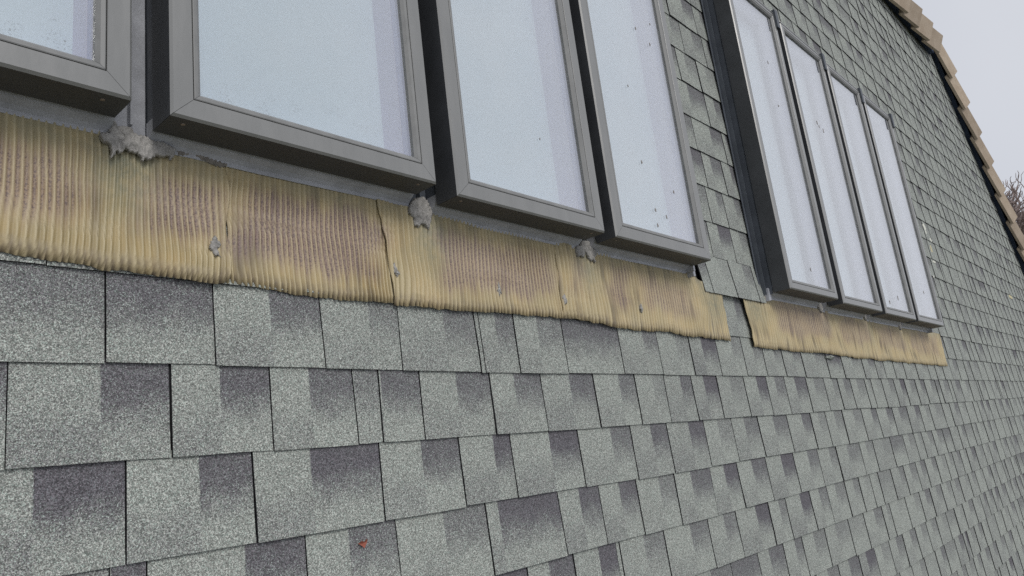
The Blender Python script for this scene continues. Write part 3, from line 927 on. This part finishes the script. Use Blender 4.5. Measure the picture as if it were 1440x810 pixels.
CRUMPLE = [(0.43, 0.05, 0.5), (1.02, 0.10, 1.5), (1.30, 0.05, 0.9), (1.56, 0.06, 1.0), (1.80, 0.05, 0.8), (2.27, 0.07, 1.5), (2.75, 0.10, 1.2), (3.4, 0.08, 1.4), (3.75, 0.06, 1.2), (4.05, 0.07, 1.4), (4.6, 0.07, 1.4), (5.1, 0.1, 1.2)]
def apron(u0, u1, top, bot, label, group, skew0=0.0, skew1=0.0, wbase=0.0, P=0.0105, curl=0.004, seed=0):
    NV = 15
    NU = int((u1 - u0) / P * 11)
    vs, d1, d2 = [], [], []
    for i in range(NU + 1):
        s = i / NU
        for j in range(NV + 1):
            t = j / NV
            e0 = u0 + skew0 * (1 - t) + 0.011 * nz(t * 3.3, u0 * 5, 3.3); e1 = u1 + skew1 * (1 - t) + 0.011 * nz(t * 3.3, u1 * 5, 9.3)
            uu = e0 + (e1 - e0) * s
            vt_, vb_ = lerp_tab(top, uu), lerp_tab(bot, uu)
            cr = sum(q * math.exp(-((uu - c0) / b0) ** 2) for c0, b0, q in CRUMPLE)
            irr = 0.35 * P * nz(uu / P * 0.45, t * 0.6, seed + 30)
            warp = irr + cr * (0.016 * nz(uu * 9, t * 1.6, seed + 20) + 0.012 * (1 - t) * nz(uu * 4, 0.3, seed + 21)) + 0.012 * nz(uu * 3.1, t * 0.9, seed) + 0.006 * nz(uu * 11, t * 2.2, seed + 3) + 0.0016 * nz(uu * 45, t * 4, seed + 6)
            ph = (uu + warp * (0.35 + 0.65 * (1 - t))) / P * 2 * math.pi
            fr = (ph / (2 * math.pi)) % 1.0
            c = (0.5 - 0.5 * math.cos(2 * math.pi * fr ** 1.25)) ** 1.25
            flat = 1.0 - 0.65 * sstep(uu, 2.20, 2.34) * sstep(uu, 2.62, 2.5)
            amp = flat * 0.0055 * (P / 0.0105) ** 0.55 * (0.75 + 0.5 * nz(uu * 6, t * 2, seed + 9)) * (0.45 + 0.55 * sstep(1 - t, 0.0, 0.25)) * (1.0 + 0.25 * sstep(t, 0.12, 0.0))
            rg = 1.0 if P < 0.014 else 1.25
            vb2 = vb_ + 0.0055 * rg * nz(uu * 7, 1.5, seed) + 0.0030 * rg * nz(uu * 36, 7.5, seed) - 0.0022 * c + 0.0016 * nz(uu * 140, 2.5, seed)
            v = vb2 + (vt_ - vb2) * t
            w = 0.0095 + wbase + amp * c + 0.0022 * (0.5 + nz(uu * 5, t * 1.5, seed + 2)) + 0.0035 * sstep(t, 0.55, 1.0)
            w += 0.0016 * sstep(t, 0.10, 0.0) * nz(uu * 20, 3, seed) - 0.0030 * sstep(t, 0.03, 0.0)
            w += cr * (0.0035 if P < 0.014 else 0.0075) * nz(uu * (28 if P < 0.014 else 17), t * 1.1, seed + 23) + 0.0025 * nz(uu * 2.2, t * 0.8, seed + 24)
            w += curl * (0.6 + nz(t * 4, u0, 2)) * math.exp(-((uu - e0) / 0.010) ** 2)
            vs.append((uu - u0, v - bot[0][1], w))
            dep = 0.0
            wu = 0.05 * nz(uu * 7, t * 4, 4.4); wt = 0.09 * nz(uu * 9, t * 1.5, 8.1) + 0.09 * nz(math.floor(ph / (2 * math.pi)) * 3.7, 0.5, 2.1 + seed)
            for (a, b, t0, t1, q) in DEP:
                if a - 0.1 < uu < b + 0.1:
                    f = sstep(uu + wu, a - 0.02, a + 0.06) * sstep(uu + wu, b + 0.02, b - 0.06) * sstep(t + wt, t0 - 0.04, t0 + 0.16) * sstep(t + wt, t1 + 0.08, t1 - 0.10)
                    dep = max(dep, f * q)
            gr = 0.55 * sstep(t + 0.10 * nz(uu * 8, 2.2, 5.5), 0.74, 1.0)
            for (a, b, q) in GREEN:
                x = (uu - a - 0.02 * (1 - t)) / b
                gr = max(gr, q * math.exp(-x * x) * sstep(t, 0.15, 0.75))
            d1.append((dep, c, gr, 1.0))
            sk = max(0.0, nz(uu * 55 + warp * 40, t * 1.4, seed + 40)) * max(0.0, 0.6 + nz(uu * 13, t * 3, seed + 41))
            d2.append((sstep(t, 0.16, 0.0), min(1.0, sk * (1.6 if P < 0.014 else 2.6)), 0, 1.0))
    n = NV + 1
    fs = [(i * n + j, (i + 1) * n + j, (i + 1) * n + j + 1, i * n + j + 1) for i in range(NU) for j in range(NV)]
    # thickness: folded hems along the bottom and both ends
    nb = len(vs)
    rim = [j for j in range(NV, 0, -1)] + [i * n for i in range(NU + 1)] + [NU * n + j for j in range(1, NV + 1)]
    for q in rim:
        a = vs[q]
        vs.append((a[0], a[1], a[2] - 0.0016)); d1.append(d1[q]); d2.append(d2[q])
    fs += [(rim[k], nb + k, nb + k + 1, rim[k + 1]) for k in range(len(rim) - 1)]
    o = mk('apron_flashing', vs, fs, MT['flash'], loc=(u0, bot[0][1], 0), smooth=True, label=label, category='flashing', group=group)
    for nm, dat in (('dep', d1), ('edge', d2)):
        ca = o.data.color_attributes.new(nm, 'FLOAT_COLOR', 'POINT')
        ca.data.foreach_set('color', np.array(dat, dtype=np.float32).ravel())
    return o
GA = 'pleated tan apron flashing strips under the windows'
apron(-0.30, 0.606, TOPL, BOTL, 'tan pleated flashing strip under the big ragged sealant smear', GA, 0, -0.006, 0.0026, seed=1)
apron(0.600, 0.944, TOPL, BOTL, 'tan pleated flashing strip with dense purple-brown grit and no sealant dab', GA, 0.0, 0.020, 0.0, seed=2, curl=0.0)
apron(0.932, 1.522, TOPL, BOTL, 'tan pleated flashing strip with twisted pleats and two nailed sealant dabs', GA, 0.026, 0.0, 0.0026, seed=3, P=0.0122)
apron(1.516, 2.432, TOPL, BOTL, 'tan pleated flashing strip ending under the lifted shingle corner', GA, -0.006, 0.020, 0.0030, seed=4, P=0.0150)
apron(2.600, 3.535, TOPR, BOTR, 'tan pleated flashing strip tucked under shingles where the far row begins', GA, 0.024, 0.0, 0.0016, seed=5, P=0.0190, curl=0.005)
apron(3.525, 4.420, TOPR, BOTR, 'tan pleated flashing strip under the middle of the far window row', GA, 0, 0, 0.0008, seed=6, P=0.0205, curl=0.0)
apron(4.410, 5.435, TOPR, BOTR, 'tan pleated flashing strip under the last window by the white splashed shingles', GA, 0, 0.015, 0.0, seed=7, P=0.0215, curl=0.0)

# ------------------------------------------------------------------ sealant smears and dabs
def smear(name, poly, w, h, label, cat, group, mat='seal', seed=0, jag=0.0015):
    c = (sum(p[0] for p in poly) / len(poly), sum(p[1] for p in poly) / len(poly))
    vs, fs = crust([(a - c[0], b - c[1]) for a, b in poly], h, seed, 0.0011 if c[0] < 2.5 else 0.0022)
    d = dict(label=label, category=cat)
    if group:
        d['group'] = group
    return mk(name, vs, fs, MT[mat], loc=(c[0], c[1], w), smooth=True, **d)
PA = [(0.4088, 0.6114), (0.4167, 0.5985), (0.4366, 0.6024), (0.4447, 0.5908), (0.4583, 0.5929), (0.4721, 0.5887), (0.4891, 0.59), (0.5092, 0.5824), (0.5061, 0.5658), (0.5017, 0.5601), (0.4975, 0.5685), (0.486, 0.561), (0.4776, 0.5621), (0.4706, 0.5557), (0.4609, 0.5504), (0.4541, 0.5472), (0.4514, 0.5588), (0.4447, 0.5586), (0.438, 0.56), (0.434, 0.5636), (0.4261, 0.558), (0.4196, 0.548), (0.4162, 0.5546), (0.4093, 0.5381), (0.4084, 0.5542), (0.404, 0.565), (0.3976, 0.5678), (0.3874, 0.5769), (0.3975, 0.5826), (0.4064, 0.585), (0.4063, 0.6046)]
GS = 'grey sealant plugs at the window gutters'
smear('sealant_smear', PA[::-1], 0.0265, 0.0045, 'big ragged grey sealant smear dripping below the blue-grey gutter', 'sealant', GS, seed=1)
smear('torn_membrane', [(0.5127, 0.5865), (0.5366, 0.5909), (0.5549, 0.5889), (0.5798, 0.5834), (0.607, 0.5798), (0.5954, 0.5704), (0.5732, 0.5719), (0.5547, 0.5774), (0.5425, 0.5809), (0.5155, 0.5744)][::-1], 0.0175, 0.003, 'torn brown-grey membrane strip curling out beside the big sealant smear', 'membrane', None, 'membrane', 2)
smear('sealant_smear', [(1.0146, 0.5753), (1.0286, 0.595), (1.057, 0.6055), (1.0706, 0.5907), (1.0808, 0.5726), (1.072, 0.5513), (1.063, 0.5277), (1.0551, 0.5386), (1.0431, 0.539), (1.0328, 0.5277), (1.0243, 0.5311), (1.0233, 0.5478), (1.0099, 0.5599)][::-1], 0.023, 0.0055, 'crumbly grey sealant plug above the twisted pleats of the flashing', 'sealant', GS, seed=3)
smear('sealant_smear', [(1.6342, 0.5887), (1.6648, 0.5906), (1.679, 0.5743), (1.6919, 0.5638), (1.6902, 0.5514), (1.6759, 0.5442), (1.6844, 0.5332), (1.6778, 0.5289), (1.6685, 0.5364), (1.6615, 0.5303), (1.6546, 0.5363), (1.6443, 0.5504), (1.6375, 0.5564), (1.6314, 0.5419), (1.6251, 0.5376), (1.6152, 0.5414), (1.6039, 0.5382), (1.5967, 0.5474), (1.6028, 0.5687), (1.6243, 0.5752)][::-1], 0.023, 0.005, 'forked grey sealant plug beside the brown spotted window', 'sealant', GS, seed=4)
smear('sealant_smear', [(3.345, 0.550), (3.385, 0.554), (3.395, 0.532), (3.375, 0.506), (3.358, 0.512), (3.344, 0.528)][::-1], 0.020, 0.007, 'pointed grey sealant plug at the first gutter of the far row', 'sealant', GS, seed=5)
smear('sealant_smear', [(3.942, 0.545), (3.985, 0.548), (3.980, 0.510), (3.955, 0.514)][::-1], 0.020, 0.007, 'small grey sealant plug at the middle gutter of the far row', 'sealant', GS, seed=6)
smear('sealant_smear', [(4.530, 0.542), (4.575, 0.545), (4.555, 0.490), (4.532, 0.500)][::-1], 0.020, 0.007, 'long grey sealant drip at the last gutter of the far row', 'sealant', GS, seed=7)
m = MB().box(0, 0.010, 0, 0.034, 0.004, 0.046).box(0.013, 0.026, -0.014, 0.030, 0.004, 0.036)
mk('corner_clip', m.v, m.f, MT['sill'], loc=(2.198, 0.560, 0.004), label='bent grey metal corner clip below the brown spotted window', category='clip')
m = MB().box(0, 0.016, 0, 0.030, 0.004, 0.044)
mk('corner_clip', m.v, m.f, MT['sill'], loc=(5.125, 0.505, 0.004), label='small grey metal corner clip below the window by the white splashes', category='clip')
vs, fs = prism_vf([(0, 0), (0.030, 0.006), (0.024, 0.05), (0.006, 0.052)], 0.006, 0.030)
mk('corner_clip', vs, fs, MT['sill'], loc=(2.800, 0.512, 0.004), label='folded grey metal end of the side gutter with lip', category='clip')

GD = 'sealant dabs on the pleated flashing'
def dab(poly, label, nail=None, seed=0):
    o = smear('sealant_dab', poly[::-1], 0.0165, 0.004, label, 'sealant', GD, seed=seed, jag=0.0006)
    if nail:
        c = (sum(p[0] for p in poly) / len(poly), sum(p[1] for p in poly) / len(poly))
        mk('nail_head', *disc_vf((nail[0] - c[0], nail[1] - c[1], 0.003), 0.0030, 0.0025), MT['nail'], parent=o)
dab([(0.5789, 0.4444), (0.5829, 0.4354), (0.59, 0.4279), (0.5825, 0.4205), (0.5863, 0.4062), (0.5779, 0.4061), (0.5679, 0.4195), (0.5735, 0.4361)], 'star shaped grey sealant dab on the strip under the big smear', None, 11)
dab([(0.9644, 0.4438), (0.9706, 0.4278), (0.9761, 0.4207), (0.9687, 0.4096), (0.9606, 0.4215), (0.9585, 0.4315)], 'long grey sealant dab with nail head beside the open flashing seam', (0.968, 0.4207), 12)
dab([(1.2756, 0.4338), (1.281, 0.4168), (1.2822, 0.4066), (1.2739, 0.3986), (1.268, 0.4126)], 'small grey sealant dab with nail head in the middle of the twisted strip', (1.2741, 0.4143), 13)
dab([(1.5265, 0.43), (1.5357, 0.4046), (1.5194, 0.3965), (1.5169, 0.4187)], 'grey sealant dab at the seam below the forked plug', None, 14)
dab([(1.8927, 0.4316), (1.8993, 0.4142), (1.889, 0.4005), (1.8804, 0.414)], 'faint grey sealant dab on the strip ending under the lifted shingle', None, 15)

# ------------------------------------------------------------------ small debris
def rag(n, r, sx, sy, seed):
    q = random.Random(seed)
    return [(r * sx * q.uniform(0.55, 1.1) * math.cos(2 * math.pi * i / n), r * sy * q.uniform(0.55, 1.1) * math.sin(2 * math.pi * i / n)) for i in range(n)]
lv = [(-0.010, 0.002, 0.001), (-0.004, 0.006, 0.005), (0.001, 0.0035, 0.003), (0.006, 0.0085, 0.007), (0.0085, 0.004, 0.004), (0.0055, -0.001, 0.0035), (0.003, -0.0075, 0.001), (-0.003, -0.003, 0.0025), (0, 0.001, 0.0005)]
lf = [(i, (i + 1) % 8, 8)[::-1] for i in range(8)]
lf = [f for f in lf]
lv2 = lv + [(a, b, c - 0.0006) for a, b, c in lv]
lf2 = lf + [tuple(q + 9 for q in f[::-1]) for f in lf]
mk('dry_leaf', lv2, lf2, MT['leaf'], loc=(0.845, -0.0995, 0.0065), label='scrap of dry red leaf lying on a bare shingle', category='leaf')
vs, fs = dome(rag(9, 0.05, 1.0, 0.22, 5), 0.012, 0.002, 9, 3)
mk('grit_clump', vs, fs, MT['shingle'], loc=(3.39, 0.308, 0.010), label='clump of loose shingle grit at the hem of the flashing', category='grit')
for i, (a, b, sx, sy, mt, lab) in enumerate([
    (5.834, 1.319, 0.045, 0.030, 'white', 'ring shaped white splash on shingles beside the last far window'),
    (5.840, 1.279, 0.020, 0.022, 'white', 'small white drip below the ring shaped splash'),
    (5.924, 1.233, 0.040, 0.018, 'white', 'slanting white splash crossing a course edge below the ring shaped one'),
    (5.872, 1.157, 0.030, 0.032, 'cream', 'cream smear on shingles between the white splashes'),
    (5.856, 1.061, 0.055, 0.013, 'white', 'flat bright white splash on the lowest course edge beside the window'),
    (5.726, 0.938, 0.020, 0.012, 'white', 'tiny white fleck close to the last window stile'),
    (8.70, 1.056, 0.110, 0.020, 'cream', 'cream streak far along the roof near the hip')]):
    vs, fs = dome(rag(9, 1.0, sx, sy, 40 + i), 0.0016, 0.0, i, 2)
    mk('paint_splash', [(x, y, max(z, -0.003)) for x, y, z in vs], fs, MT[mt], loc=(a, b, 0.0066), label=lab, category='splash')

# ------------------------------------------------------------------ bare tree beyond the hip
def ray(x, y):
    d = Vector(((x - 720) / FPX, -(y - 405) / FPX, -1.0))
    d = CAMR.transposed() @ d
    return (ROOF.to_3x3() @ d).normalized()
def bare_tree(base, crown, seed, rad, label):
    r = random.Random(seed)
    t = bpy.data.objects.new('bare_tree', None); COL.objects.link(t)
    t.location = base
    t['label'] = label; t['category'] = 'tree'
    parts = {'trunk': MB(), 'limb': MB(), 'crown': MB()}
    def tube(mb, a, b, ra, rb, n):
        d = (b - a).normalized()
        x = d.orthogonal().normalized(); y = d.cross(x)
        vs = []
        for p, q in ((a, ra), (b, rb)):
            for i in range(n):
                an = 2 * math.pi * i / n
                vs.append(tuple(p + x * (q * math.cos(an)) + y * (q * math.sin(an))))
        mb.add((vs, [(i, (i + 1) % n, n + (i + 1) % n, n + i) for i in range(n)]))
    H = (crown - base).length
    def grow(p, d, ln, rd, lev):
        kind = 'trunk' if lev == 0 else ('limb' if lev < 3 else 'crown')
        n = 8 if lev == 0 else (6 if lev < 3 else 3)
        segs = 4 if lev < 4 else 3
        pts = [p]
        dd = d
        for s in range(segs):
            dd = (dd + Vector((r.gauss(0, 1), r.gauss(0, 1), r.gauss(0, 1) + 0.35)) * (0.06 + 0.035 * lev)).normalized()
            q = pts[-1] + dd * (ln / segs)
            tube(parts[kind], pts[-1], q, rd * (1 - 0.45 * s / segs), rd * (1 - 0.45 * (s + 1) / segs), n)
            pts.append(q)
        if lev >= 7:
            return
        kids = 4 if lev == 0 else (4 if lev < 4 else 3)
        for c in range(kids):
            k = r.randint(max(1, segs - 2), segs) if c else segs
            nd = (dd + Vector((r.gauss(0, 1), r.gauss(0, 1), r.gauss(0, 0.7) + 0.12)) * (0.30 if c == 0 else 0.62)).normalized()
            grow(pts[k], nd, ln * r.uniform(0.58, 0.76), max(rd * (0.62 if c else 0.7), rad), lev + 1)
    grow(Vector((0, 0, 0)), Vector((0, 0, 1)), H * 0.36, H * 0.022, 0)
    for k, mb in parts.items():
        me = bpy.data.meshes.new(k); me.from_pydata(mb.v, [], mb.f); me.update()
        me.materials.append(MT['bark'])
        o = bpy.data.objects.new(k, me); COL.objects.link(o); o.parent = t
    return t
D = 25.0
top = camo.matrix_world.translation + ray(1446, 225) * D
bare_tree(Vector((top.x, top.y, 0)), top, 5, 0.0040, 'leafless tree with fine grey-brown twigs behind the hip caps')
